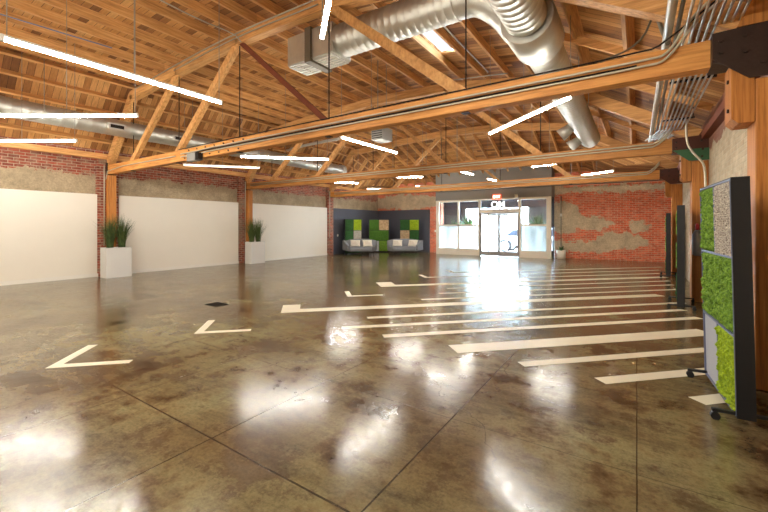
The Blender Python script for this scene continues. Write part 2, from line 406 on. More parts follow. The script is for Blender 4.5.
# joists
bays = [(YB, TY[0], 'nearest the viewpoint, before the first truss'), (TY[0], TY[1], 'between the first and second truss'),
        (TY[1], TY[2], 'between the second and third truss'), (TY[2], YF, 'sloping from third truss down to far wall')]
top_x = [-3.40+.01+.53+0 for _ in ()]
tx = [-3.97-.61*i for i in range(13)][::-1]+[-3.36, -2.75, -2.15]
for bi, (ya, yb, d) in enumerate(bays):
    for X in tx:
        if X < -11.85: continue
        bm = BM(); za = deckzY(X, ya)-.095; zb = deckzY(X, yb)-.095
        beam(bm, (X, ya, za), (X, yb, zb), .05, .19, Vector((1, 0, 0)))
        tag(obj('roof_joist', bm, 'wood_y'), 'timber joist under the roof crown, bay '+d, 'joist', 'crown joists of the bay '+d)
    # left slope
    nx = Vector((5.5-3.55, 0, -(13.6-11.9))).normalized()
    for k in range(5):
        X = -13.15+.30*k*1.03
        if bi == 3 and k < 2: pass
        base = lambda y: Vector((X, y, deckzY(X, y)))
        bm = BM(); beam(bm, base(ya)+nx*.1+Vector((0, 0, 0)), base(yb)+nx*.1, .05, .18, Vector((1.7, 0, 1.95)).normalized())
        tag(obj('roof_joist', bm, 'wood_y'), 'timber joist on the left roof edge, bay '+d, 'joist', 'left edge joists of the bay '+d)
    nr = Vector((-(5.42-3.55), 0, -3.35)).normalized()
    for X in (-1.45, -.75, -.05, .6):
        base = lambda y: Vector((X, y, deckzY(X, y)))
        bm = BM(); beam(bm, base(ya)+nr*.1, base(yb)+nr*.1, .055, .2, Vector((3.35, 0, -1.87)).normalized())
        tag(obj('roof_joist', bm, 'wood_y'), 'timber joist under the right roof slope, bay '+d, 'joist', 'right slope joists of the bay '+d)
# rafters across the right slope
for y, d in ((6.9, 'past the first truss'), (8.4, 'just before the second truss'), (12.0, 'past the second truss')):
    bm = BM(); a = Vector((-1.9, y, deckz(-1.9)-.22)); c = Vector((1.05, y, deckz(1.05)-.22))
    beam(bm, a, c, .06, .12)
    tag(obj('roof_rafter', bm, 'wood_x'), 'light timber rafter crossing the right roof slope '+d, 'rafter', 'rafters across the right roof slope')
# wall plates
bm = BM(); box(bm, XL, XL+.14, YB, YF, 3.5, 3.66); struct('trim_1', bm, 'wood_y', 'timber plate on top of the left brick wall', 'trim')
bm = BM(); box(bm, XL+.2, XR-.2, YF-.12, YF, 3.5, 3.64); struct('trim_2', bm, 'timber_rust', 'timber plate along the top of the far wall', 'trim')
bm = BM(); box(bm, XR-.12, XR, YB, YF-.13, 3.2, 3.34); struct('trim_3', bm, 'timber_rust', 'dark timber plate along the top of the right wall', 'trim')
# ---------------------------------------------------------------- trusses
ordn = ('first', 'second', 'third')
for ti, (Y, Z) in enumerate(zip(TY, TZ)):
    t = thing('roof_truss', ('big timber roof truss nearest the viewpoint, with pale conduits along its bottom beam',
                             'second timber roof truss, its end plate painted green, behind the nearest truss',
                             'farthest timber roof truss, in front of the glazed entrance')[ti], 'truss', (-6.5, Y, Z))
    bm = BM(); box(bm, -13.3, .95, Y-.09, Y+.09, Z-.135, Z+.135, .008); obj('bottom_chord', bm, 'beam_x', t)
    T = [Vector((x, Y, deckz(x)-.37)) for x in NODES]; T[0].z = Z+.15; T[-1].z = Z+.2
    for a, c in zip(T, T[1:]):
        bm = BM(); dd = (c-a).normalized()*.03; beam(bm, a-dd, c+dd, .17, .24); obj('top_chord', bm, 'wood_x', t)
    B = {x: Vector((x, Y, Z+.1)) for x in NODES}
    def tp(i): return T[i]-Vector((0, 0, .05))
    for i, j in ((1, 2), (2, 3), (4, 3), (5, 4)):
        slim = (i, j) == (4, 3); bm = BM(); beam(bm, B[NODES[i]]-Vector((0, .02, 0)), tp(j), .06 if slim else .11, .09 if slim else .15); obj('web', bm, 'timber_rust' if slim and ti == 0 else 'wood_any', t)
    for x in NODES[1:-1]:
        bm = BM(); tube(bm, [(x, Y, Z+.13), (x, Y, deckz(x)-.45)], .011, 8); obj('tie_rod', bm, 'rod', t)
    for x in NODES[1:-1]:
        bm = BM(); box(bm, x-.05, x+.05, Y-.05, Y+.05, Z-.15, Z-.135); obj('washer_plate', bm, 'steel_dark', t)
    # end plates
    plm = ('steel_dark', 'steel_brown', 'steel_brown')[ti]
    poly = [(.60, Z+.14), (.60, Z-.10), (.86, Z-.33), (1.16, Z-.33), (1.16, Z+.16)]
    bm = BM(); prism(bm, poly, 'y', Y-.21, Y-.19); pl = obj('gusset_plate', bm, plm, t)
    for bx, bz in ((.66, .06), (.66, -.05), (.83, .07), (.83, -.08), (.95, -.2), (1.05, .05), (1.07, -.12), (1.06, -.26)):
        bm = BM(); tube(bm, [(bx, Y-.23, Z+bz), (bx, Y-.21, Z+bz)], .02, 8); obj('bolt', bm, 'steel_dark', pl)
    bm = BM(); box(bm, .60, 1.16, Y-.19, Y+.15, Z-.14, Z-.12) ; box(bm, .60, .62, Y-.19, Y+.15, Z-.12, Z+.14); obj('seat_bracket', bm, plm, t)
    if ti == 1:
        bm = BM(); prism(bm, [(.60, Z-.10), (.86, Z-.33), (1.165, Z-.33), (1.165, Z-.10)], 'y', Y-.225, Y-.212); obj('painted_plate', bm, 'steel_green', t)['label'] = 'green painted steel plate'
    bm = BM(); box(bm, -13.33, -13.2, Y-.12, Y+.12, Z-.16, Z+.2); obj('end_strap', bm, 'steel_dark', t)
    if ti == 0:
        for k in range(14):
            x = -8.9+.17*k; zz = Z+(.085 if k % 2 else -.085)
            bm = BM(); tube(bm, [(x, Y-.115, zz), (x, Y-.09, zz)], .016, 6); obj('bolt', bm, 'steel_dark', t)
    # posts
    nm = ordn[ti]
    bm = BM(); box(bm, .905, 1.165, Y-.17, Y+.15, 0, Z-.335, .012)
    w = thing('timber_post', ('heavy orange timber post at the right edge, behind the largest moss panel', 'timber post on the right wall under the green end plate', 'farthest timber post on the right wall, near the brick far wall')[ti], 'post', (1.03, Y, 0))
    obj('shaft', bm, 'beam_z', w)
    bm = BM(); prism(bm, [(.74, Z-.16), (.74, Z-.68), (.79, Z-.73), (.9, Z-.73), (.9, Z-.16)], 'y', Y-.17, Y+.15); obj('corbel', bm, 'beam_z', w)
    if ti == 0:
        bm = BM(); prism(bm, [(.78, Z+.17), (.98, 3.86), (1.165, 3.7), (1.165, Z+.17)], 'y', Y-.17, Y+.15); obj('upper_block', bm, 'beam_z', w)
    for k in range(2):
        bm = BM(); tube(bm, [(.725, Y-.05, Z-.3-.28*k), (.74, Y-.05, Z-.3-.28*k)], .02, 8); obj('bolt', bm, 'steel_dark', w)
# left posts & pilasters
for i, (pa, pb, qa, qb) in enumerate(((4.62, 5.17, 4.83, 5.04), (9.42, 9.97, 9.72, 9.92), (14.65, 15.1, 14.8, 15.0))):
    w = ('between the first two white panels', 'behind the farther planter', 'beside the dark lounge wall')[i]
    tag(obj('brick_pilaster', box(BM(), XL+.001, XL+.13, pa, pb, 0, 3.49), 'brick_plain'), 'dark red brick pilaster on the left wall '+w, 'pilaster')
    if i < 2: tag(obj('timber_post', box(BM(), XL+.135, XL+.33, qa, qb, 0, TZ[i]-.165, .01), 'beam_z'), 'slim timber post against the brick pilaster '+w, 'post')
    bm = BM(); tube(bm, [(XL+.2, qa-.06, .9), (XL+.2, qa-.06, 3.0), (XL+.2, qa-.06, 3.3)], .016, 8)
    tag(obj('conduit', bm, 'conduit_light'), 'thin pale conduit running up beside the post '+w, 'conduit')
# white partition panels
for i, (ya, yb) in enumerate(((YB+.05, 4.64), (5.19, 9.40), (9.99, 14.63))):
    w = ('at the left edge of the picture', 'between the two planters', 'between the farther planter and the dark lounge')[i]
    t = thing('wall_panel', 'large white wall panel below the brick, '+w, 'wall panel', (XL+.06, (ya+yb)/2, 0))
    obj('board', box(BM(), XL+.002, XL+.12, ya, yb, 0, 2.44, .004), 'white_wall', t)
    obj('skirting', box(BM(), XL+.12, XL+.135, ya, yb, 0, .1), 'white_paint', t)
# dark lounge panels
tag(obj('wall_panel', box(BM(), XL+.002, XL+.08, 15.12, YF-.002, 0, 2.44), 'slate'), 'dark slate wall panel on the left wall behind the lounge', 'wall panel')
tag(obj('wall_panel', box(BM(), XL+.085, -9.79, YF-.08, YF-.002, 0, 2.44), 'slate'), 'dark slate wall panel on the far wall behind the lounge', 'wall panel')
# ---------------------------------------------------------------- painted floor stripes
def floor_pt(u, v): return at(u, v, z=0.0)
R2 = math.sqrt(.5)
def ab(p): return ((p.x+p.y)*R2, (p.y-p.x)*R2)
def xy(a, b_): return ((a-b_)*R2, (a+b_)*R2)
def stripe(u0, v0, u1, v1, w, label, head=None, hw=None):
    """start pixel, end pixel, width (m); runs along the floor's own diagonal grid"""
    a0, b0 = ab(floor_pt(u0, v0)); a1, b1 = ab(floor_pt(u1, v1)); bb = (b0+b1)/2
    t = thing('floor_stripe', label, 'stripe', (*xy(a0, bb), 0)) if head else None
    poly = [xy(a0, bb-w/2), xy(a1, bb-w/2), xy(a1, bb+w/2), xy(a0, bb+w/2)]
    # stop short of the right wall
    bm = prism(BM(), poly, 'z', .0005, .0022)
    if not head: return tag(obj('floor_stripe', bm, 'stripe'), label, 'stripe')
    obj('shaft', bm, 'stripe', t)
    hl = head; hw = hw or w
    poly = [xy(a0-hw, bb-w/2), xy(a0, bb-w/2), xy(a0, bb+hl), xy(a0-hw, bb+hl)]
    obj('arm', prism(BM(), poly, 'z', .0005, .0022), 'stripe', t)
    return t
ST = []
def st(*a, **k): ST.append(stripe(*a, **k))
G = 'painted floor stripes'
# chevrons standing alone
st(60, 366, 131, 361.5, .105, 'pale painted chevron on the floor nearest the left corner', head=.74, hw=.105)
st(203, 332.5, 251, 330, .105, 'pale painted chevron on the floor between the dark vent and the nearest chevron', head=.72, hw=.105)
st(352, 296, 383, 295, .10, 'short pale chevron behind the long hooked stripe', head=.62, hw=.105)
# long hooked stripes
st(300, 309.3, 664, 296, .25, 'wide long pale stripe ending in a block hook at its left tip', head=.52, hw=.32)
st(396, 285.3, 667, 277.3, .25, 'farther wide pale stripe with a block hook, in front of the lounge', head=.62, hw=.42)
st(428, 277.3, 480, 275.9, .10, 'thin hooked stripe just beyond the wide farther stripe', head=.6, hw=.12)
st(454, 272, 664, 267.5, .11, 'farthest thin hooked stripe in front of the glazed entrance', head=.6, hw=.12)
P = [(366, 316, 690, 304, .12, 'thin pale stripe just in front of the wide hooked stripe'),
     (342, 326, 690, 311.2, .13, 'thin pale stripe starting left of the lamp reflections'),
     (382, 334.5, 704, 319, .14, 'thin pale stripe just behind the widest plain stripe'),
     (451, 347.5, 712, 333.2, .30, 'widest plain stripe, cut square at its left end'),
     (519, 363, 712, 350.7, .14, 'thin stripe just in front of the widest plain stripe'),
     (597, 379.3, 722, 371.5, .15, 'shorter stripe that runs under the nearest caster arm of the moss panel'),
     (697, 401, 729, 397.5, .15, 'shortest stripe right under the corner of the largest moss panel'),
     (420, 298.7, 684, 290, .11, 'thin stripe beyond the wide hooked stripe, starting in the blue glare'),
     (438, 293, 675, 285.2, .10, 'thin stripe in the glare, second beyond the wide hooked stripe'),
     (446, 288, 672, 281.3, .10, 'thin stripe in the glare, third beyond the wide hooked stripe'),
     (520, 277.2, 662, 273.8, .10, 'thin stripe beyond the farther wide stripe, near the far divider'),
     (520, 273.6, 662, 270.6, .10, 'second thin stripe beyond the farther wide stripe, near the far divider')]
for q in P: st(*q)
for o in ST: o['group'] = G
# floor vent
bm = BM(); c = floor_pt(217, 304.5); box(bm, c.x-.19, c.x+.19, c.y-.135, c.y+.135, .001, .004)
vt = tag(obj('floor_grate', bm, 'grate'), 'small dark metal grate set in the floor', 'grate')
bm = BM()
for k in range(8): box(bm, c.x-.18, c.x+.18, c.y-.125+.033*k, c.y-.11+.033*k, .006, .010)
obj('bar', bm, 'rod', vt)
# ---------------------------------------------------------------- tube lamps
def lamp(u0, v0, u1, v1, label, length=None, zz=3.38, fix=0, p=None):
    a, c = (at(u0, v0, z=zz), at(u1, v1, z=zz)) if p is None else p
    if length:
        d = (c-a).normalized()
        if fix == 0: c = a+d*length
        elif fix == 1: a = c-d*length
        else: m_ = (a+c)/2; a, c = m_-d*length/2, m_+d*length/2
    ctr = (a+c)/2; L = (c-a).length; rz = math.atan2((c-a).y, (c-a).x)
    t = thing('tube_lamp', label, 'lamp', ctr, rz, 'suspended white tube lamps')
    h = L/2
    obj('housing', box(BM(), -h, h, -.02, .02, .019, .045, .004), 'white_paint', t, True)
    bm = BM(); tube(bm, [(-h+.03, 0, -.002), (h-.03, 0, -.002)], .02, 12); obj('diffuser', bm, 'lamp_soft' if 'thin' in label else 'lamp', t, True)
    for s in (-1, 1):
        obj('end_cap', box(BM(), s*h-.03 if s > 0 else -h, s*h if s > 0 else -h+.03, -.023, .023, -.025, .02, .004), 'white_paint', t, True)
    for s in (-1, 0, 1):
        wx = ctr+Vector((math.cos(rz), math.sin(rz), 0))*s*h*.96
        top = deckzY(wx.x, min(wx.y, YF))-zz
        bm = BM(); tube(bm, [(s*h*.96, 0, .045), (s*h*.96, 0, top)], .005, 6); obj('hanger', bm, 'wire', t, True)
    return t
lamp(0, 38, 222, 103, 'long bright tube lamp slanting across the upper left corner')
lamp(0, 116, 138, 116, 'level tube lamp at the left edge, upper of the two level ones', 2.44, fix=1)
lamp(0, 141, 77, 141, 'level tube lamp at the left edge, lower of the two level ones', 2.44, fix=1)
lamp(322, 38, 329, 0, 'tube lamp hanging overhead at the top edge, seen end on', 2.44)
lamp(240, 156.5, 329, 159.5, 'level tube lamp below the nearest truss beam, left of centre')
lamp(340, 137, 397, 153, 'tube lamp slanting down to the right below the centre of the nearest truss')
lamp(573, 96, 489, 134, 'tube lamp slanting up to the right beneath the big right duct')
lamp(183, 165, 260, 168, 'thin looking tube lamp near the left brick wall')
lamp(334, 182.3, 354, 183, 'small distant tube lamp left of the third truss beam centre', 1.3, fix=2)
lamp(367, 189, 394, 189, 'small distant tube lamp above the lounge')
lamp(399, 177, 416, 177, 'small distant tube lamp right above the lounge sofas', 1.2, fix=2)
lamp(415, 186.5, 438, 186.2, 'small distant tube lamp left above the entrance')
lamp(437, 167, 445, 166, 'tiny distant tube lamp near the centre of the second truss beam', 1.2, fix=2)
lamp(460, 171.5, 471, 174, 'tiny slanted distant tube lamp over the entrance, left one', 1.2, fix=2)
lamp(487, 179, 503, 182, 'distant tube lamp slanting down over the entrance doors')
lamp(542, 165.5, 557, 163.5, 'distant tube lamp on the right side over the second truss beam', 1.2, fix=2)
lamp(581, 175.5, 614, 171, 'distant tube lamp lighting the boards above the brick far wall')
lamp(0, 0, 0, 0, 'added unseen fill tube lamp behind the viewpoint on the left side', p=(Vector((-9.5, -1.2, 3.38)), Vector((-7.4, .0, 3.38))))  # this and the next three: extra lamps out of view, added to brighten the interior
lamp(0, 0, 0, 0, 'added unseen fill tube lamp far behind the viewpoint in the middle', p=(Vector((-6.8, -2.9, 3.38)), Vector((-5.2, -1.2, 3.38))))
lamp(0, 0, 0, 0, 'added unseen fill tube lamp by the left wall behind the viewpoint', p=(Vector((-12.2, -1.9, 3.38)), Vector((-10.4, -2.6, 3.38))))
lamp(0, 0, 0, 0, 'added unseen fill tube lamp behind the viewpoint on the right side', p=(Vector((-3.6, -2.6, 3.38)), Vector((-1.3, -2.0, 3.38))))
# ---------------------------------------------------------------- ducts
t = thing('air_duct', 'big spiral metal air duct running overhead to the right, with side spouts', 'duct', (-1.5, 9, 4.75))
def ddz(u, v, X): return at(u, v, X=X)
DX = -1.2; DZ = 4.22
bm = BM(); ribbed(bm, (DX, 6.0, DZ), (DX, 13.2, DZ-.02), .27); ribbed(bm, (DX, 1.5, DZ), (DX, 5.1, DZ), .26); obj('spiral_pipe', bm, 'duct', t)
bm = BM(); tube(bm, [(DX, 5.15, DZ), (DX, 5.2, DZ), (DX, 5.21, DZ), (DX, 5.9, DZ), (DX, 6.05, DZ)], .4, 28, [.33, .33, .35, .35, .28]); obj('tee_section', bm, 'duct', t)
bm = BM(); tube(bm, [(DX, 13.17, DZ-.02), (DX, 13.24, DZ-.02)], .28, 28); obj('end_cap', bm, 'duct_white', t)
for y, s in ((7.15, -1), (10.9, -1), (12.6, -1)):
    bm = BM(); tube(bm, [(DX-.22, y, DZ-.16), (DX-.48, y, DZ-.34)], .14, 16, [.12, .17]); obj('spout', bm, 'duct_white', t)
for y in (7.8, 9.5, 12.0):
    bm = BM(); tube(bm, smooth_path([(DX-.31, y, DZ), (DX, y, DZ-.315), (DX+.31, y, DZ)]), .012, 6)
    tube(bm, [(DX+.31, y, DZ), (DX+.31, y, deckz(DX+.31)-.02)], .008, 6); tube(bm, [(DX-.31, y, DZ), (DX-.31, y, deckz(DX-.31)-.02)], .008, 6)
    obj('strap', bm, 'duct', t)
t = thing('air_duct', 'spiral metal cross duct ending in a plenum box with two square grilles', 'duct', (-4, 5.55, 4.96))
bm = BM(); ribbed(bm, (-4.65, 5.5, 4.98), (-2.3, 5.5, 4.98), .29); obj('spiral_pipe', bm, 'duct', t)
bm = BM(); tube(bm, smooth_path([(-2.3, 5.5, 4.98), (-1.95, 5.5, 4.96), (-1.6, 5.6, 4.7), (-1.4, 5.75, 4.4)]), .28, 24); obj('elbow', bm, 'duct', t)
for k, (xa, xb) in enumerate(((-5.79, -5.27), (-5.14, -4.62))):
    bx = obj('plenum_box', box(BM(), xa, xb, 5.22, 5.76, 4.68, 5.24, .006), 'duct', t)
    obj('grille', box(BM(), xa+.02, xb-.02, 5.24, 5.74, 4.655, 4.68), 'duct_white', bx)
    bm = BM()
    for j in range(6): box(bm, xa+.05, xb-.05, 5.28+.08*j, 5.29+.08*j, 4.64, 4.655)
    box(bm, (xa+xb)/2-.006, (xa+xb)/2+.006, 5.26, 5.72, 4.64, 4.655)
    obj('louvre', bm, 'white_paint', bx)
obj('collar', box(BM(), -5.28, -5.13, 5.18, 5.80, 4.62, 5.28), 'conduit_dark', t)
t = thing('air_duct', 'long round metal duct under the left roof edge', 'duct', (-11.9, 6, 4.2))
LX, LZ = -11.9, 4.2
bm = BM(); ribbed(bm, (LX, -3.3, LZ), (LX, 14.0, LZ), .225, .3, 24, .006); obj('spiral_pipe', bm, 'duct', t)
bm = BM(); tube(bm, [(LX, 14.0, LZ), (LX, 14.25, LZ)], .25, 20); obj('end_cap', bm, 'duct_white', t)
for y in (.5, 3.0, 6.6, 9.1, 12):
    bm = BM(); tube(bm, [(LX+.235, y, LZ), (LX+.235, y, deckz(LX+.235)-.02)], .008, 6); obj('strap', bm, 'wire', t)
for y in (4.3, 6.0):
    bm = BM(); box(bm, LX+.21, LX+.26, y, y+.42, LZ-.11, LZ+.06); g = obj('register', bm, 'duct_white', t)
    obj('louvre', box(BM(), LX+.26, LX+.265, y+.05, y+.37, LZ-.07, LZ+.02), 'grate', g)
# branch duct below first truss (white arms)
pA = at(243, 147, Y=11.0); pB = at(340, 138.5, Y=10.5)
bm = BM(); tube(bm, smooth_path([at(262, 160, Y=11.3), at(268, 150, Y=11.3), at(285, 152, Y=11.2), at(296, 147, Y=11.1), pB]), .055, 12)
tag(obj('branch_pipe', bm, 'duct_white'), 'thin white bent pipe behind the nearest truss beam, left of centre', 'pipe')
p = at(382, 135, Y=8.0)
t = thing('unit_heater', 'grey unit heater hanging just behind the nearest truss beam', 'heater', (p.x, p.y, p.z-.16))
obj('casing', box(BM(), p.x-.17, p.x+.17, p.y-.22, p.y+.22, p.z-.16, p.z+.16, .01), 'grey_plastic', t)
bm = BM()
for k in range(5): box(bm, p.x-.15, p.x+.15, p.y-.235, p.y-.22, p.z-.12+.055*k, p.z-.10+.055*k)
obj('louvre', bm, 'grate', t)
for s in (-1, 1):
    bm = BM(); tube(bm, [(p.x+s*.13, p.y, p.z+.16), (p.x+s*.13, p.y, deckz(p.x+s*.13)-.02)], .009, 6); obj('hanger', bm, 'wire', t)
# ---------------------------------------------------------------- conduits
def conduit(pts, r, label, mat='conduit', sm=1, name='conduit', group=None):
    bm = BM(); tube(bm, smooth_path(pts, sm) if sm else pts, r, 8)
    return tag(obj(name, bm, mat), label, 'conduit', group)
def chord_z(Y): return TZ[TY.index(Y)]
Y1 = TY[0]-.12
for k, (dz, nm) in enumerate(((.045, 'upper'), (-.025, 'lower'))):
    z = TZ[0]+dz
    conduit([(-9.05, Y1, z-.02), (-8.2, Y1, z-.02), (-8.0, Y1, z), (.12, Y1, z), (.27, Y1, z+.02+.02*k), at(690+8*k, 18, Y=Y1), at(722+12*k, -10, Y=Y1)], .0135,
            nm+' of the two pale conduits along the nearest truss beam', 'conduit_light', 2)
bm = BM(); p = at(193.5, 157.3, Y=Y1-.06); box(bm, p.x-.22, p.x+.12, Y1-.1, Y1+.03, p.z-.085, p.z+.1, .008)
t = tag(obj('junction_box', bm, 'grey_plastic'), 'grey junction box on the left part of the nearest truss beam', 'junction box')
obj('cover', box(BM(), p.x+.121, p.x+.24, Y1-.09, Y1+.02, p.z-.075, p.z+.09), 'grate', t)
conduit([(-13.2, TY[0]-.13, 2.9), (-13.1, Y1, TZ[0]+.02), (-9.3, Y1, TZ[0])], .0135, 'pale conduit from the left post to the junction box', 'conduit_light', 1)
conduit([(-8.9, Y1+.015, TZ[0]+.01), (.0, Y1+.015, TZ[0]+.01)], .013, 'black line for the gap between the two pale conduits of the nearest truss beam', 'rod', 0)  # black strip drawn as the dark gap between the conduits
conduit([(-9.2, Y1+.03, TZ[0]+.152), (-2, Y1+.03, TZ[0]+.152), (.1, Y1+.03, TZ[0]+.152), (.22, Y1+.03, TZ[0]+.19), at(735, -15, Y=Y1+.03)], .010, 'thin dark cable lying on top of the nearest truss beam', 'rod', 1)
for ti in (1, 2):
    Yc = TY[ti]-.12
    for k, (dz, nm) in enumerate(((.06, 'upper'), (0, 'lower'))):
        z = TZ[ti]+dz
        conduit([(-12.9, Yc, z), (.22, Yc, z), (.42, Yc, z+.10), (.6, Yc, z+.33)], .018,
                '%s of the two pale conduits along the %s truss beam' % (nm, ordn[ti]), 'conduit_light', 1)
# ridge beam conduit along first truss top chord
tc = [Vector((x, TY[0]-.12, deckz(x)-.30)) for x in (-11.3, -9.35, -6.95, -4.6)]
conduit([tc[0], tc[1]+Vector((0, 0, .02)), tc[2], tc[3]], .014, 'wavy grey conduit on the top chord of the nearest truss', 'conduit', 2)
conduit([tc[1]-Vector((0, 0, .1)), tc[2]-Vector((0, 0, .08)), tc[3]-Vector((0, 0, .1))], .012, 'second grey conduit below the wavy one on the nearest top chord', 'conduit', 2)
# conduit rack near the right wall
gx = 'rack of parallel metal conduits along the right wall'
nms = ('leftmost', 'second from the left', 'third from the left', 'fourth from the left', 'fifth from the left', 'third from the wall', 'second from the wall', 'the one closest to the wall')
for k in range(8):
    X = .41+.058*k; zc = 3.46-.0*k
    conduit([(X, -2.5, zc), (X, 9.45, zc), (X-.1, 9.9, zc-.02), (X-.25, 10.3, zc-.05)], .0135, 'metal conduit of the rack on the right roof edge, '+nms[k], 'conduit', 1, group=gx)
for k, (X, r, z, nm) in enumerate(((.27, .040, 3.52, 'thick silver pipe left of the conduit rack'), (.345, .018, 3.50, 'medium metal pipe between the thick silver pipe and the rack'))):
    conduit([(X, -2.5, z), (X, 12.5, z)], r, nm, 'duct' if k == 0 else 'conduit_dark', 0, 'pipe')
for k in range(3):
    y = (3.2, 6.6, 8.9)[k]
    bm = BM(); box(bm, .38, .88, y-.02, y+.02, 3.474, 3.50)
    for x in (.40, .86): tube(bm, [(x, y, 3.50), (x, y, deckz(x)-.02)], .008, 6)
    tag(obj('rack_bracket', bm, 'grate'), 'steel strut holding the conduit rack, %s of three' % ('nearest', 'middle', 'farthest')[k], 'bracket')
conduit([at(655, 10, Y=5.2), at(662, 30, Y=5.2), at(668, 44, Y=5.1)], .022, 'greenish pipe slanting down to the nearest truss beam at right', 'conduit_dark', 1)
conduit([at(652, 2, Y=5.2), at(655, 12, Y=5.2), at(640, 45, Y=5.15), at(600, 62, Y=5.1)], .012, 'thin looping grey cable above the nearest truss beam at right', 'conduit_dark', 2)
conduit([at(686, 118, Y=9.3), at(686.5, 143, Y=9.3), at(693, 153, Y=9.3), at(703, 162, Y=9.3), at(705.5, 172, Y=9.3), at(705.5, 215, Y=9.3)], .02, 'cream conduit snaking down past the green plate on the right post', 'conduit_light', 2)
conduit([(XR-.02, 5.4, 3.1), (XR-.02, 5.4, 1.0)], .016, 'pale vertical conduit on the cream brick behind the largest moss panel', 'conduit_light', 0)
conduit([at(0, 14, z=5.27), at(112, 48, z=5.22)], .013, 'blue grey thin pipe under the joists at the upper left', 'frame_blue', 0)
conduit([at(160, 0, z=5.42), at(200, 20, z=5.4), at(235, 34, z=5.38), at(241, 42, Y=4.75)], .012, 'grey conduit reaching the peak of the nearest truss', 'conduit', 1)
conduit([(-4.1, 9.3, 5.35), (-3.4, 9.3, 5.28), (-2.6, 9.3, 5.2)], .014, 'short metal conduit under the joists beyond the skylight', 'conduit', 0)
conduit([(-3.05, 6.0, 5.3), (-3.05, 9.2, 5.3)], .016, 'metal conduit along a joist right of the skylight', 'conduit', 0)
conduit([(-12.6, 17.9, 3.3), (-6.0, 18.2, 3.3), (.9, 18.4, 3.3)], .02, 'sprinkler pipe crossing in front of the far wall', 'conduit_dark', 0)
# ---------------------------------------------------------------- entrance storefront
YS = 18.6
def xs_(u, Y=YS): return at(u, 226, Y=Y).x
xl, xm, xd0, xdm, xd1, xr_ = xs_(436), xs_(458), xs_(479.3), xs_(498.6), xs_(519.3), xs_(551)
TOPZ = 2.86
bm = BM(); box(bm, xl-.02, xr_+.02, YS, YS+.18, TOPZ, deckzY(-6, YS)+.05) ; box(bm, xl-.02, xl+.1, YS+.18, YF, TOPZ, 4.2); box(bm, xr_-.1, xr_+.02, YS+.18, YF, TOPZ, 4.2)
struct('wall_entrance', bm, 'header_grey', 'grey header wall above the glazed entrance', 'wall')
def frame_set(bm, x0, x1, z0_, z1_, w, y0=YS+.02, y1=YS+.12, wz=None):
    wz = wz or w
    box(bm, x0, x0+w, y0, y1, z0_, z1_); box(bm, x1-w, x1, y0, y1, z0_, z1_)
    box(bm, x0+w, x1-w, y0, y1, z0_, z0_+wz); box(bm, x0+w, x1-w, y0, y1, z1_-wz, z1_)
def glazed(name, x0, x1, label, mull, jl, jr):
    t = struct_empty(name, ((x0+x1)/2, YS+.07, 0), label, 'window')
    bm = BM(); box(bm, x0, x0+jl, YS, YS+.14, 0, TOPZ, .005); box(bm, x1-jr, x1, YS, YS+.14, 0, TOPZ, .005)
    box(bm, x0+jl, x1-jr, YS, YS+.14, TOPZ-.1, TOPZ); box(bm, x0+jl, x1-jr, YS, YS+.14, 0, .33)
    box(bm, x0+jl, x1-jr, YS+.02, YS+.12, 1.5, 1.58)
    for m_ in mull: box(bm, m_-.045, m_+.045, YS+.02, YS+.12, .33, TOPZ-.1)
    obj('frame', bm, 'frame_beige', t)
    ed = [x0+jl]+list(mull)+[x1-jr]
    for a, c in zip(ed, ed[1:]):
        obj('clear_pane', box(BM(), a, c, YS+.06, YS+.07, 1.58, TOPZ-.1), 'glass', t)['label'] = 'clear upper pane'
        obj('frosted_pane', box(BM(), a, c, YS+.06, YS+.07, .33, 1.5), 'frosted', t)['label'] = 'frosted lower pane'
glazed('window_1', xl, xd0-.001, 'glazed entrance bay left of the doors, frosted below', [xm], .17, .06)
glazed('window_2', xd1+.001, xr_, 'glazed entrance bay right of the doors, frosted below', [], .06, .2)
# transom with letters
t = struct_empty('window_4', ((xd0+xd1)/2, YS+.07, 2.2), 'transom pane with white letters over the entrance doors', 'window')
bm = BM(); frame_set(bm, xd0, xd1, 2.16, TOPZ, .06); box(bm, xd0+.06, xd1-.06, YS+.02, YS+.12, 2.22, 2.34); obj('frame', bm, 'white_paint', t)
obj('pane', box(BM(), xd0+.06, xd1-.06, YS+.06, YS+.07, 2.34, TOPZ-.06), 'glass', t)
def text_mesh(s, size, ext, flip=False):
    cu = bpy.data.curves.new('lettering', 'FONT'); cu.body = s; cu.size = size; cu.extrude = ext; cu.align_x = 'CENTER'; cu.offset = size*.010
    o = bpy.data.objects.new('lettering', cu); COL.objects.link(o)
    dg = bpy.context.evaluated_depsgraph_get(); me = bpy.data.meshes.new_from_object(o.evaluated_get(dg))
    bm = bmesh.new(); bm.from_mesh(me); COL.objects.unlink(o); bpy.data.objects.remove(o)
    bmesh.ops.rotate(bm, verts=bm.verts, cent=(0, 0, 0), matrix=Matrix.Rotation(math.pi/2, 3, 'X'))
    if flip: bmesh.ops.rotate(bm, verts=bm.verts, cent=(0, 0, 0), matrix=Matrix.Rotation(math.pi, 3, 'Z'))
    return bm
bm = text_mesh('MQ', .44, .01, True)
pc = at(498, 207.7, Y=YS+.05)
bmesh.ops.translate(bm, verts=bm.verts, vec=(pc.x, YS+.045, 2.42)); obj('lettering', bm, 'sign_white', t)
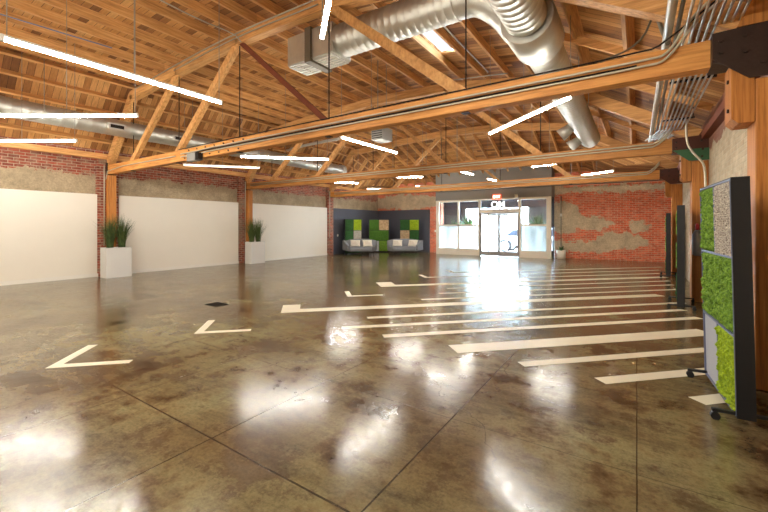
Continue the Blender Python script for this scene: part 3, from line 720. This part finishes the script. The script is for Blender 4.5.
# doors
t = struct_empty('door_1', ((xd0+xd1)/2, YS+.07, 0), 'glass double entrance doors in grey metal frames', 'door')
bm = BM(); box(bm, xd0, xd0+.05, YS+.02, YS+.12, 0, 2.16); box(bm, xd1-.05, xd1, YS+.02, YS+.12, 0, 2.16); box(bm, xd0+.05, xd1-.05, YS+.02, YS+.12, 2.10, 2.16); obj('frame', bm, 'aluminium', t)
for a, c in ((xd0+.055, xdm-.003), (xdm+.003, xd1-.055)):
    bm = BM(); w = .055
    box(bm, a, a+w, YS+.03, YS+.09, .02, 2.095); box(bm, c-w, c, YS+.03, YS+.09, .02, 2.095); box(bm, a+w, c-w, YS+.03, YS+.09, 2.03, 2.095); box(bm, a+w, c-w, YS+.03, YS+.09, .02, .25)
    lf = obj('door_leaf', bm, 'aluminium', t)
    obj('pane', box(BM(), a+w, c-w, YS+.055, YS+.065, .25, 2.03), 'glass', lf)
    bm = BM(); tube(bm, [(a+w, YS+.0, 1.04), (c-w, YS+.0, 1.04)], .018, 8); obj('push_bar', bm, 'aluminium', lf)
# side return of the entrance box
t = struct_empty('window_5', (xr_, 19.0, 0), 'narrow side pane where the entrance box meets the brick wall', 'window')
bm = BM(); box(bm, xr_-.06, xr_, YS+.14, YS+.22, 0, TOPZ); box(bm, xr_-.06, xr_, YF-.1, YF, 0, TOPZ); box(bm, xr_-.06, xr_, YS+.22, YF-.1, 0, .33); box(bm, xr_-.06, xr_, YS+.22, YF-.1, 1.5, 1.56); box(bm, xr_-.06, xr_, YS+.22, YF-.1, TOPZ-.1, TOPZ)
obj('frame', bm, 'slate', t); obj('pane', box(BM(), xr_-.035, xr_-.025, YS+.22, YF-.1, .33, TOPZ-.1), 'glass', t)
# vestibule
bm = BM(); YO = 20.8
x0, x1 = xl-.5, xr_+.6
box(bm, x0, -8.25, YO, YO+.15, 1.4, 3.0); box(bm, -4.7, x1, YO, YO+.15, 1.4, 3.0); box(bm, -8.25, -4.7, YO, YO+.15, 2.5, 3.0)
box(bm, x0-.1, x0, YF+.3, YO+.15, 0, 3.0); box(bm, x1, x1+.1, YF+.3, YO+.15, 0, 3.0); box(bm, x0, x1, YF-.2+.5, YO+.15, 3.0, 3.1); box(bm, xl, xr_, YS+.2, YF+.3, 2.95, 3.0)
struct('wall_vestibule', bm, 'slate', 'dark outer wall of the entrance vestibule seen through the glass', 'wall')
bm = BM()
for x in (-8.22, -6.9, -5.9, -4.73): box(bm, x-.03, x+.03, YO+.03, YO+.1, 0, 2.5)
for a in (x0, -4.7): box(bm, a, a+.5, YO+.03, YO+.1, 0, .4)
struct('trim_4', bm, 'white_paint', 'white outer shopfront frame beyond the vestibule', 'trim')
# exit sign and emergency light
p = at(496.7, 196.8, Y=YS-.03)
t = thing('exit_sign', 'red lit EXIT sign on the grey header over the doors', 'sign', (p.x, YS-.03, p.z-.1))
obj('casing', box(BM(), p.x-.2, p.x+.2, YS-.055, YS-.002, p.z-.12, p.z+.12, .01), 'exit_red', t)
bm = text_mesh('EXIT', .17, .004); bmesh.ops.translate(bm, verts=bm.verts, vec=(p.x, YS-.062, p.z-.06)); obj('lettering', bm, 'exit_text', t)
p = at(516.4, 196.3, Y=YS-.03)
t = thing('emergency_light', 'small cream emergency light on the header right of the exit sign', 'light', (p.x, YS-.05, p.z-.08))
obj('casing', box(BM(), p.x-.07, p.x+.07, YS-.08, YS-.002, p.z-.07, p.z+.05, .01), 'frame_beige', t)
for s in (-1, 1):
    bm = BM(); tube(bm, [(p.x+s*.04, YS-.06, p.z+.05), (p.x+s*.04, YS-.11, p.z+.07)], .03, 10); obj('lamp_head', bm, 'frame_beige', t)
# outdoors
tag(obj('pavement', box(BM(), -30, 18, YO+.2, 60, -.14, -.02), 'concrete'), 'bright pavement outside beyond the glass doors', 'pavement')['kind'] = 'structure'
bm = BM(); box(bm, -24, 10, 36, 37, -.02, 6)
o = tag(obj('building', bm, 'ext_white'), 'pale building across the street seen through the doors', 'building')
bm = BM()
for x in range(-20, 8, 4): box(bm, x, x+2, 35.95, 36, 1.5, 3.5)
obj('window', bm, 'grey_plastic', o)
# car outside
wc = at(504.5, 247, Y=22.5); R_ = .36
cx = wc.x
t = thing('car', 'white car parked outside, its wheel showing through the right door', 'car', (cx+1.4, 23.3, -.02))
prof = [(-.85, .25), (-.88, .55), (-.8, .78), (-.2, .88), (.45, 1.32), (1.9, 1.4), (2.9, 1.35), (3.5, .95), (3.65, .6), (3.6, .28), (3.2, .25)]
arch = lambda c0: [(c0+.42*math.cos(a), .36+.42*math.sin(a)) for a in [math.pi*k/8 for k in range(9)]]
poly = [(cx+a, b_) for a, b_ in prof]+[(cx+a, max(b_, .25)) for a, b_ in arch(2.75)]+[(cx+a, max(b_, .25)) for a, b_ in arch(0)]
bm = BM(); prism(bm, poly, 'y', 22.55, 24.2); obj('body', bm, 'car_white', t)
bm = BM(); prism(bm, [(cx+.05, .93), (cx+.5, 1.26), (cx+1.35, 1.32), (cx+1.35, .93)], 'y', 22.53, 22.56); prism(bm, [(cx+1.42, .93), (cx+1.42, 1.32), (cx+2.7, 1.28), (cx+3.2, .96)], 'y', 22.53, 22.56); obj('side_window', bm, 'car_glass', t)
for c0 in (0, 2.75):
    for yy in (22.52, 24.0):
        bm = BM(); tube(bm, [(cx+c0, yy, R_-.02), (cx+c0, yy+.2, R_-.02)], R_, 28); wh = obj('wheel', bm, 'tyre', t)
        bm = BM(); tube(bm, [(cx+c0, yy-.015, R_-.02), (cx+c0, yy-.001, R_-.02)], .27, 24)
        for k in range(5):
            a = 2*math.pi*k/5; beam(bm, (cx+c0, yy-.02, R_-.02), (cx+c0+.24*math.cos(a), yy-.02, R_-.02+.24*math.sin(a)), .02, .05)
        obj('rim', bm, 'rim', wh)
# ---------------------------------------------------------------- plants
def blades(bm, c, n, h, spread, w=.008, seed=1):
    rr = random.Random(seed)
    for i in range(n):
        a = rr.uniform(0, 2*math.pi); r0 = rr.uniform(0, .085); ln = h*rr.uniform(.65, 1.08); sp = spread*rr.uniform(.1, 1)**1.3
        base = Vector(c)+Vector((math.cos(a)*r0, math.sin(a)*r0, 0)); d = Vector((math.cos(a), math.sin(a), 0)); s = Vector((-d.y, d.x, 0)); s.rotate(Matrix.Rotation(rr.uniform(-1.2, 1.2), 3, 'Z'))
        prev = None; K = 6
        for k in range(K+1):
            f = k/K; p = base+d*sp*f*f+Vector((0, 0, ln*(f-.22*f*f*sp/spread))); ww = w*(1-f*.9)
            cur = (bm.verts.new(p-s*ww), bm.verts.new(p+s*ww))
            if prev: bm.faces.new((prev[0], prev[1], cur[1], cur[0]))
            prev = cur
    return bm
def planter(x, y, label, sd):
    t = thing('planter', label, 'planter', (x-.2, y+.33, 0), 0, 'white planters by the left wall')
    bm = BM(); x0, x1, y0, y1, h, w = x-.4, x, y, y+.66, .87, .025
    box(bm, x0, x1, y0, y0+w, 0, h); box(bm, x0, x1, y1-w, y1, 0, h); box(bm, x0, x0+w, y0+w, y1-w, 0, h); box(bm, x1-w, x1, y0+w, y1-w, 0, h); box(bm, x0+w, x1-w, y0+w, y1-w, 0, .06)
    obj('box', bm, 'planter_white', t)
    obj('soil', box(BM(), x0+w, x1-w, y0+w, y1-w, .7, h-.05), 'soil', t)
    for k, yy in enumerate((y+.17, y+.48)):
        bm = blades(BM(), (x-.2, yy, h-.06), 260, 1.02, .42, .008, sd+k); obj('grass', bm, 'grass', t)
planter(-12.6, 4.6, 'white box planter with tall grass, nearer one by the left wall', 3)
planter(-12.63, 9.52, 'white box planter with tall grass, farther one before the last white panel', 9)
def leafy(bm, c, n, h, spread, w, seed):
    rr = random.Random(seed)
    for i in range(n):
        a = rr.uniform(0, 2*math.pi); e = rr.uniform(.45, 1.0); ln = h*rr.uniform(.5, 1)
        d = Vector((math.cos(a)*(1-e*.7)*spread/h, math.sin(a)*(1-e*.7)*spread/h, e)).normalized(); s = d.cross(Vector((0, 0, 1))).normalized() if abs(d.z) < .99 else Vector((1, 0, 0))
        b0 = Vector(c); prev = None; K = 6
        for k in range(K+1):
            f = k/K; p = b0+d*ln*f+Vector((0, 0, -.25*ln*f*f*(1-e*.5))); ww = w*math.sin(math.pi*min(.97, f*.9+.06))
            cur = (bm.verts.new(p-s*ww), bm.verts.new(p+s*ww))
            if prev: bm.faces.new((prev[0], prev[1], cur[1], cur[0]))
            prev = cur
    return bm
def pot_plant(c, r, h, ph, label, sd, n=26, sp=.4, pm='frame_beige'):
    t = thing('potted_plant', label, 'plant', c)
    c = Vector(c)
    obj('pot', lathe(BM(), [(r*.8, 0), (r, h*.1), (r, h), (r*.9, h), (r*.9, h-.03)], c), pm, t)
    obj('soil', lathe(BM(), [(r*.88, h-.05), (r*.88, h-.028)], c, 20), 'soil', t)
    obj('foliage', leafy(BM(), c+Vector((0, 0, h-.04)), n, ph, sp, .035, sd), 'leaf', t)
c = at(560.8, 259, Y=18.95); pot_plant((c.x, 19.02, 0), .2, .38, .36, 'small green plant in a cream round pot beside the entrance', 4, 22, .3)
for u, hh, sd, d in ((469, .95, 21, 'behind the left entrance glass, fuller one'), (455, .7, 22, 'behind the left entrance glass, at the mullion'), (539, .95, 23, 'behind the right entrance glass'), (524, .6, 24, 'behind the right entrance glass, close to the doors')):
    c = at(u, 226, Y=19.3); pot_plant((c.x, 19.3, 0), .2, 1.25, hh*1.25, 'leafy plant in a tall pot '+d, sd, 70, .8, 'white_paint')
# ---------------------------------------------------------------- moss dividers
TW, TH, BZ = .5, .6, .06
def tile(kind, x0, x1, z0_, z1_, t, hi, y=-.045):
    if kind in ('moss_mid', 'moss_lime', 'moss_dark', 'moss_forest'):
        nx_, nz_ = (int((x1-x0)/.008), int((z1_-z0_)/.008)) if hi else (int((x1-x0)/.03), int((z1_-z0_)/.03))
        bm = BM(); g = []
        for i in range(nx_+1):
            col_ = []
            for j in range(nz_+1):
                x = x0+(x1-x0)*i/nx_; z = z0_+(z1_-z0_)*j/nz_
                e = min(i, j, nx_-i, nz_-j); k = min(1, e/3)
                q = Vector((x*1.0+t.location.x, z, t.location.y))
                d = .02+.024*noise.noise(q*20)+.018*noise.noise(q*48)+.010*noise.noise(q*110)
                col_.append(bm.verts.new((x+.006*noise.noise(q*75+Vector((5, 0, 0))), y-max(0, d)*k, z+.006*noise.noise(q*75))))
            g.append(col_)
        for i in range(nx_):
            for j in range(nz_): bm.faces.new((g[i][j], g[i+1][j], g[i+1][j+1], g[i][j+1])).smooth = True
        return obj('moss_tile', bm, kind, t, True)
    bm = box(BM(), x0, x1, y-.004, y+.002, z0_, z1_)
    if kind == 'wood_slice' and hi:
        rr = random.Random(5); zz = z0_+.008
        while zz < z1_-.01:
            xx = x0+.01
            while xx < x1-.01:
                r = rr.uniform(.006, .011); dd = rr.uniform(.006, .02)
                tube(bm, [(xx, y-.002, zz), (xx, y-.004-dd, zz+rr.uniform(-.002, .002))], r, 6); xx += r*2+.002
            zz += .019
    elif kind in ('bark_beige', 'bark_stone'):
        rr = random.Random(int(x0*100)+3)
        for i in range(40):
            xx = rr.uniform(x0+.04, x1-.04); zz = rr.uniform(z0_+.04, z1_-.04); a = rr.uniform(0, 3.14); l = rr.uniform(.03, .07)
            beam(bm, (xx-l*math.cos(a)*.5, y-.012, zz-l*math.sin(a)*.5), (xx+l*math.cos(a)*.5, y-.012, zz+l*math.sin(a)*.5), .02, .02)
    nm = {'felt_grey': 'felt_tile', 'wood_slice': 'wood_slice_tile', 'bark_beige': 'bark_tile', 'bark_stone': 'bark_tile'}[kind]
    return obj(nm, bm, kind, t, True)
def divider(loc, rz, label, layout, hi=False, w=TW):
    """layout: rows from top, each [left, right]; local -y is the front; feet stick out front and back"""
    t = thing('moss_divider', label, 'divider', loc, rz, 'rolling moss dividers')
    W = 2*w; H0, H1 = BZ, BZ+3*TH
    obj('case', box(BM(), -W/2, W/2, -.04, .04, H0, H1, .004), 'black_felt', t, True)
    bm = BM(); e = .012
    box(bm, -W/2-e, -W/2, -.06, .05, H0-e, H1+e); box(bm, W/2, W/2+e, -.06, .05, H0-e, H1+e); box(bm, -W/2, W/2, -.06, .05, H0-e, H0); box(bm, -W/2, W/2, -.06, .05, H1, H1+e)
    obj('edge_frame', bm, 'black', t, True)
    rows = []
    bm = BM()
    for j, row in enumerate(layout):
        z1_ = H1-j*TH; z0_ = z1_-TH
        if j: box(bm, -W/2, W/2, -.062, -.04, z1_-.008, z1_+.008)
        if row[0] != row[1] or not row[2:]: box(bm, -.007, .007, -.062, -.04, z0_+.01, z1_-.01)
    box(bm, -W/2, -W/2+.01, -.063, -.04, H0, H1); box(bm, W/2-.01, W/2, -.063, -.04, H0, H1); box(bm, -W/2, W/2, -.063, -.04, H1-.01, H1); box(bm, -W/2, W/2, -.063, -.04, H0, H0+.01)
    obj('grid', bm, 'frame_blue' if hi else 'black', t, True)
    for j, row in enumerate(layout):
        z1_ = H1-j*TH-.01; z0_ = H1-(j+1)*TH+.01
        if row[2:]: tile(row[0], -W/2+.01, W/2-.01, z0_, z1_, t, hi)
        else:
            tile(row[0], -W/2+.01, -.008, z0_, z1_, t, hi); tile(row[1], .008, W/2-.01, z0_, z1_, t, hi)
    for s in (-1, 1):
        x = s*(W/2-.03)
        ft = obj('foot', box(BM(), x-.018, x+.018, -.2, .2, .062, .085, .004), 'black', t, True)
        for yy in (-.18, .18):
            bm = BM(); tube(bm, [(x-.022, yy, .03), (x+.022, yy, .03)], .03, 14); tube(bm, [(x, yy, .03), (x, yy+.01, .064)], .01, 8); obj('caster', bm, 'rubber', ft, True)
    return t
# big one at right: front faces -X; local -y -> world -x means rz = -90deg ; local x -> world -y
def rz_for(ang): return -math.pi/2+ang
_d = divider((.655, 4.37, 0), rz_for(math.radians(4)), 'largest moss divider at the right edge with green moss and wood slice squares',
        [['moss_mid', 'wood_slice'], ['moss_mid', 'moss_mid', 1], ['felt_grey', 'moss_lime']], True)
_d.rotation_euler.x = math.radians(1.2)
divider((.70, 9.08, 0), rz_for(math.radians(-4.2)), 'second rolling divider along the right wall, lime edge showing', [['moss_lime', 'moss_mid'], ['moss_dark', 'moss_mid'], ['moss_dark', 'moss_dark']])
divider((.79, 14.12, 0), rz_for(math.radians(-3)), 'farthest rolling divider along the right wall, seen edge on', [['moss_dark', 'moss_mid'], ['moss_mid', 'moss_mid', 1], ['moss_lime', 'moss_dark']])
def toward(p, off=0): return math.atan2(p[1], p[0])-math.pi/2+off   # -y faces the viewpoint
c = at(353, 226, X=-12.75); divider((c.x, c.y, 0), toward(c, math.radians(28)), 'lounge moss divider behind the left sofa, dark green column at its left', [['moss_dark', 'moss_lime'], ['moss_dark', 'bark_stone'], ['moss_dark', 'moss_dark']])
c = at(379, 226, Y=17.9); divider((c.x, c.y, 0), toward(c), 'middle lounge moss divider between the sofas', [['moss_forest', 'bark_beige'], ['moss_forest', 'moss_forest', 1], ['felt_grey', 'moss_mid']], w=.56)
c = at(409.5, 226, Y=18.6); divider((c.x, c.y, 0), toward(c), 'lounge moss divider behind the right sofa, lime square at upper right', [['moss_dark', 'moss_lime'], ['bark_beige', 'moss_dark'], ['moss_dark', 'moss_dark']], w=.53)
# ---------------------------------------------------------------- sofas
def sofa(c, rz, label, half, flip):
    t = thing('sofa', label, 'sofa', c, rz, 'curved grey lounge sofas')
    R = 2.2
    def sweep(prof_f, n=20, a0=-half, a1=half):
        bm = BM(); rings = []
        for i in range(n+1):
            f = i/n; a = a0+(a1-a0)*f
            ring = []
            for (r, z) in prof_f(f): ring.append(bm.verts.new((math.sin(a)*(R+r), math.cos(a)*(R+r)-R, z)))
            rings.append(ring)
        m_ = len(rings[0])
        for A, B_ in zip(rings, rings[1:]):
            for k in range(m_): bm.faces.new((A[k], A[(k+1) % m_], B_[(k+1) % m_], B_[k])).smooth = True
        bm.faces.new(rings[0][::-1]); bm.faces.new(rings[-1]); bmesh.ops.recalc_face_normals(bm, faces=bm.faces); return bm
    seat = lambda f: [(-.42, .2), (-.46, .26), (-.46, .38), (-.42, .43), (.25, .43), (.32, .38), (.32, .2)]
    obj('seat', sweep(seat), 'sofa', t, True)
    def back(f):
        g = 1-.12*abs(2*f-1)**3
        return [(.26, .24), (.24, .5), (.34, .78*g), (.40, .82*g), (.46, .78*g), (.44, .5), (.40, .24)]
    obj('backrest', sweep(back), 'sofa', t, True)
    for s in (-1, 1):
        a = s*half
        if (s > 0) == flip:
            bm = BM(); ring = []
            for r, z in ((-.36, .25), (-.40, .5), (-.1, .6), (.3, .74), (.42, .74), (.42, .25)): ring.append((r, z))
            A = [bm.verts.new((math.sin(a)*(R+r), math.cos(a)*(R+r)-R, z)) for r, z in ring]
            a2 = a+s*.055
            B_ = [bm.verts.new((math.sin(a2)*(R+r), math.cos(a2)*(R+r)-R, z)) for r, z in ring]
            m_ = len(A); bm.faces.new(A); bm.faces.new(B_[::-1])
            for k in range(m_): bm.faces.new((A[k], B_[k], B_[(k+1) % m_], A[(k+1) % m_]))
            bmesh.ops.recalc_face_normals(bm, faces=bm.faces); obj('arm', bm, 'sofa', t, True)
        for r in (-.36, .26):
            aa = a*.85; x, y = math.sin(aa)*(R+r), math.cos(aa)*(R+r)-R
            bm = BM(); tube(bm, [(x, y, 0), (x, y, .2)], .02, 8, [.014, .022]); obj('leg', bm, 'black', t, True)
    return t
def pillow(p, rz, tilt, label, pr):
    t = thing('cushion', label, 'cushion', p, rz, 'pale cushions on the sofas')
    bm = BM(); n = 14; w, h, th = .52, .36, .13; V = {}
    for side in (-1, 1):
        for i in range(n+1):
            for j in range(n+1):
                a, b_ = 2*i/n-1, 2*j/n-1; k = max(0, (1-a**4)*(1-b_**4))**.5
                V[side, i, j] = bm.verts.new((a*w/2*(1-.07*(1-abs(b_))*0-.05*(1-b_*b_)), side*th/2*k, h/2+b_*h/2*(1-.05*(1-a*a))))
    for side in (-1, 1):
        for i in range(n):
            for j in range(n): bm.faces.new((V[side, i, j], V[side, i+1, j], V[side, i+1, j+1], V[side, i, j+1])).smooth = True
    bmesh.ops.remove_doubles(bm, verts=bm.verts, dist=.0005); bmesh.ops.recalc_face_normals(bm, faces=bm.faces)
    bmesh.ops.rotate(bm, verts=bm.verts, cent=(0, 0, 0), matrix=Matrix.Rotation(tilt, 3, 'X'))
    obj('cover', bm, 'pillow', t, True)
    bm = BM()
    for k in range(3): box(bm, -.16, .14-.05*k, -th/2-.004, -th/2+.004, .1+.06*k, .125+.06*k)
    bmesh.ops.rotate(bm, verts=bm.verts, cent=(0, 0, 0), matrix=Matrix.Rotation(tilt, 3, 'X'))
    obj('print', bm, 'pillow_print', t, True)
def sofa_at(u, d, half, label, flip):
    t_ = (u-384)/F; p = Vector(((CS*t_-SN)*d, (SN*t_+CS)*d, 0)); rz = toward(p); sofa(p, rz, label, half, flip); return p, rz
pA_, rA = sofa_at(361, 19.7, .325, 'curved grey sofa with two cushions, left one in the lounge', False)
pB_, rB = sofa_at(403.8, 19.9, .345, 'curved grey sofa with two cushions, right one in the lounge', True)
def on_sofa(p, rz, dx, dy, lab, tw=0):
    m_ = Matrix.Rotation(rz, 3, 'Z'); q = p+m_@Vector((dx, dy, .432)); pillow(q, rz+tw, math.radians(-22), lab, 0)
on_sofa(pA_, rA, -.3, .03, 'low pale cushion on the left part of the left sofa')
on_sofa(pA_, rA, .36, .02, 'pale cushion propped at the right of the left sofa', .3)
on_sofa(pB_, rB, -.34, .02, 'low pale cushion on the left part of the right sofa', -.1)
on_sofa(pB_, rB, .45, -.02, 'pale cushion propped at the right end of the right sofa', -.4)
# small wall items
p = at(697, 257, Y=9.55)
t = thing('fire_extinguisher', 'pale grey extinguisher with a red top hanging on the second right post', 'extinguisher', (.84, 9.62, .95))
obj('cylinder', lathe(BM(), [(.05, 0), (.075, .03), (.08, .4), (.05, .48), (.03, .5)], (.98, 9.54, .92), 18), 'grey_plastic', t)
obj('valve', lathe(BM(), [(.025, 0), (.03, .03), (.03, .1), (.015, .13)], (.98, 9.54, 1.42), 12), 'red', t)
for (x, y, z, w) in ((XL+.08, 15.45, 1.0, 'on the dark lounge wall by the brick pilaster'),):
    t = tag(obj('wall_switch', box(BM(), x, x+.015, y, y+.09, z-.06, z+.06), 'white_paint'), 'small white switch plate '+w, 'switch')
    obj('rocker', box(BM(), x+.015, x+.02, y+.03, y+.06, z-.03, z+.03), 'frame_beige', t)
t = tag(obj('wall_switch', box(BM(), -9.5, -9.4, YF-.02, YF, 1.15, 1.28), 'white_paint'), 'small white switch plate on the brick between lounge and entrance', 'switch')
conduit([(-2.95, YF-.03, 0.2), (-2.95, YF-.03, 2.9)], .018, 'grey conduit on the brick wall above the small potted plant', 'conduit_dark', 0)
t = tag(obj('wall_box', box(BM(), -2.99, -2.9, YF-.09, YF-.05, 1.95, 2.08), 'white_paint'), 'small white box on the conduit beside the entrance', 'switch')
# ---------------------------------------------------------------- world & view
w = bpy.data.worlds.new('world'); S.world = w; w.use_nodes = True
bg = w.node_tree.nodes['Background']; bg.inputs[0].default_value = (.62, .80, 1, 1); bg.inputs[1].default_value = 30.0
S.view_settings.view_transform = 'Standard'; S.view_settings.look = 'None'; S.view_settings.gamma = 1; S.view_settings.use_curve_mapping = False
S.view_settings.exposure = 1.28
S.cycles.max_bounces = 8; S.cycles.diffuse_bounces = 5; S.cycles.glossy_bounces = 4; S.cycles.transparent_max_bounces = 12
S.cycles.sample_clamp_indirect = 12; S.cycles.use_denoising = True
